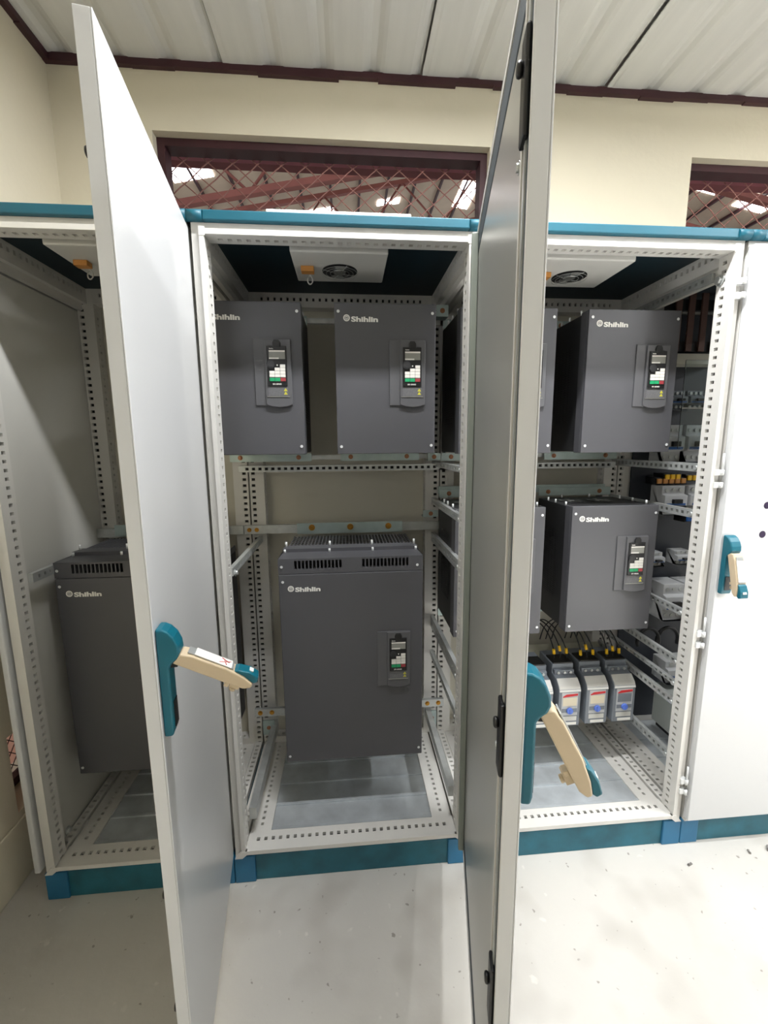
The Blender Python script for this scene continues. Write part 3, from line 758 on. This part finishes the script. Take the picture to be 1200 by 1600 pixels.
for ci, cx in enumerate((1.468, 1.352, 1.236)):
    for j in range(3):
        x = cx + .020 + j*.027; zt = .566; y = .345
        wire('black wire with yellow ferrule on the %s pole of the %s' % (ordn[j], who[ci]),
             [(x, y, zt-.0), (x-.001, y+.01, zt+.045), (x-.012-.004*j, y+.045, zt+.10), (x-.04-.006*j, y+.085, zt+.135), (x-.075, y+.11, zt+.13), (x-.105, y+.125, zt+.09), (x-.12, y+.13, zt+.03)], .10+.05*(j % 2)+.02*ci)

# ================================================================= equipment in the closed cabinet, seen through its open side
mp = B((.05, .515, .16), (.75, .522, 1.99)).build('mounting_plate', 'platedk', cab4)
def dev_breaker(label, loc, W=.075, H=.13, D=.09, mt='device', group=None, trim='bluet', front=None):
    t = thing('circuit_breaker', loc, label, 'breaker', group)
    m = MB(); m.prism([(0, 0), (D, 0), (D, H), (0.02, H), (.02, H*.72), (0, H*.68), (0, H*.32), (.02, H*.28), (.02, 0)], 0, 0, W); m.build('body', mt, t, bevel=.002)
    B((W*.3, -.014, H*.42), (W*.7, -.0002, H*.56)).build('toggle', 'black', t, bevel=.002)
    m = MB()
    for i in range(3):
        for z in (H*.13, H*.86): m.cyl((W*(.2+.3*i), z), W*.085, 1, .0165, .0199, 10)
    m.build('terminal_screws', 'zinc', t)['kind'] = 'stuff'
    B((W*.08, -.0012, H*.34), (W*.92, -.0001, H*.41)).build('face_label', trim, t)
    return t
YD = .425
b0 = dev_breaker('pale grey breaker in the closed cabinet, just above the upper side rail, front of two', (1.80, YD-.03, 1.385), W=.085, H=.15)
clone(b0, (1.70, YD-.03, 1.385), 'pale grey breaker in the closed cabinet beside the edge of the upper drive')
b1 = dev_breaker('dark relay row piece high in the closed cabinet, nearest the post', (1.815, YD, 1.60), W=.07, H=.075, mt='contgrey')
clone(b1, (1.735, YD, 1.60), 'dark relay high in the closed cabinet, nearest the upper drive')
b2 = dev_breaker('white breaker with blue label seen over the lowest side rail gap', (1.83, YD-.04, 1.165), W=.10, H=.12, mt='device')
clone(b2, (1.715, YD-.04, 1.165), 'white breaker with blue label just beyond the lower drive top corner')
b3 = dev_breaker('large pale breaker with grey-blue cover right of the lower drive, nearest the post', (1.86, YD-.05, .70), W=.095, H=.16, D=.12)
clone(b3, (1.755, YD-.05, .70), 'large pale breaker right of the lower drive, nearest the drive')
b4 = dev_breaker('small white terminal breaker beside the keypad of the lower drive', (1.705, YD, .93), W=.07, H=.06, D=.07)
clone(b4, (1.83, YD, .935), 'small white terminal breaker near the post at the height of the lower keypad')
b5 = dev_breaker('flat pale breaker behind the third side rail, low in the closed cabinet', (1.80, YD-.05, .40), W=.14, H=.10, D=.10)
def fuse_strip(label, loc, mt, n, w=.018):
    t = thing('terminal_block', loc, label, 'terminals')
    B((0, .008, 0), (n*w*1.35+.01, .07, .03)).build('base', 'black', t, bevel=.002)
    for i in range(n): B((.006+i*w*1.35, 0, .005), (.006+i*w*1.35+w, .0079, .026)).build('terminal', mt, t, bevel=.002)
    return t
fuse_strip('yellow three-way terminal block near the post in the closed cabinet', (1.835, YD, 1.30), 'yellow', 3)
fuse_strip('yellow three-way terminal block farther from the post in the closed cabinet', (1.735, YD, 1.305), 'yellow', 3)
fuse_strip('orange terminal block low beside the top of the lower drive', (1.70, YD, 1.288), 'orange', 5, .02)
fuse_strip('blue terminal block under the white breakers of the closed cabinet', (1.80, YD-.06, 1.135), 'bluet', 4, .022)
t = thing('busbar_set', (1.70, .44, 1.80), 'dim copper busbars at the top of the closed cabinet', 'busbar')
for i in range(4): B((.03+i*.055, 0, .03), (.055+i*.055, .008, .26)).build('busbar', 'busbar', t)
B((0, .0085, .03), (.26, .03, .07)).build('busbar_holder', 'black', t); B((0, .0085, .19), (.26, .03, .23)).build('busbar_holder', 'black', t)
B((0, -.002, -.02), (.26, .07, .02)).build('support_shelf', 'panel', t)
t = thing('safety_cover', (1.68, .30, 1.44), 'clear plastic safety cover with a standoff bolt in the closed cabinet', 'cover')
B((0, 0, .0), (.34, .004, .33)).build('clear_sheet', 'clear', t, bevel=.001)
MB().tube([(.22, -.01, .175), (.22, .14, .175)], .006, 8).build('standoff_bolt', 'zinc', t)
B((0, -.004, .15), (.34, -.0005, .156)).build('edge_strip', 'zinc', t)
t = thing('plastic_box', (1.80, .33, .17), 'milky translucent plastic box at the bottom of the closed cabinet', 'box')
B((0, 0, .02), (.16, .12, .19)).build('body', 'milky', t, bevel=.004); B((-.004, -.004, .19), (.164, .124, .20)).build('lid', 'milky', t, bevel=.002)
B((.01, .02, 0), (.15, .10, .0198)).build('foot', 'black', t)
for i, (dx, lab) in enumerate(((0, 'thick black cable looping under the pale breakers, nearer the post'), (-.09, 'thick black cable looping under the pale breakers, nearer the drive'))):
    pts = [(1.80+dx+.05*math.cos(a), .40, .60+.06*math.sin(a)) for a in [math.pi*k/10-.3 for k in range(13)]]
    tag(MB().tube(pts, .008, 8).build('power_cable', 'cable'), lab, 'cable')

# ================================================================= loose things
t = B((.20, .03, ZT+.0265), (.60, .11, ZT+.050)).build('plastic_strip', 'white', bevel=.003)
tag(t, 'white flat strip lying on top of the middle cabinet under the window', 'strip')
for (x, y, s, rz, lab) in ((1.576, -.075, .010, .3, 'small crumpled grey scrap on the bright floor below the right open cabinet'), (1.825, -.05, .009, 1.2, 'small upright grey scrap on the floor before the closed cabinet'), (1.905, -.045, .014, .8, 'flat grey strip of scrap on the floor against the rightmost plinth')):
    m = MB(); m.prism([(-s, 0), (s, 0), (s*.8, s*.5), (0, s*.35), (-s*.7, s*.7)], 1, -s*.3, s*.3)
    tag(m.build('floor_scrap', 'debris', loc=(x, y, .0005), rot=(0, 0, rz)), lab, 'scrap')

# repeats of one kind share a group
for kind, grp in (('switchgear_cabinet', 'row of switchgear cabinets'), ('variable_frequency_drive', 'dark grey drives in the cabinets'), ('roof_fan', 'fans under the cabinet roofs'),
                  ('contactor', 'row of grey contactors'), ('circuit_breaker', 'breakers in the closed cabinet'), ('terminal_block', 'terminal blocks in the closed cabinet'),
                  ('floor_scrap', 'scraps on the floor'), ('power_cable', 'cables in the closed cabinet'), ('roof_truss', 'trusses of the factory hall')):
    for o in bpy.data.objects:
        if o.parent is None and o.name.split('.')[0] == kind: o['group'] = grp
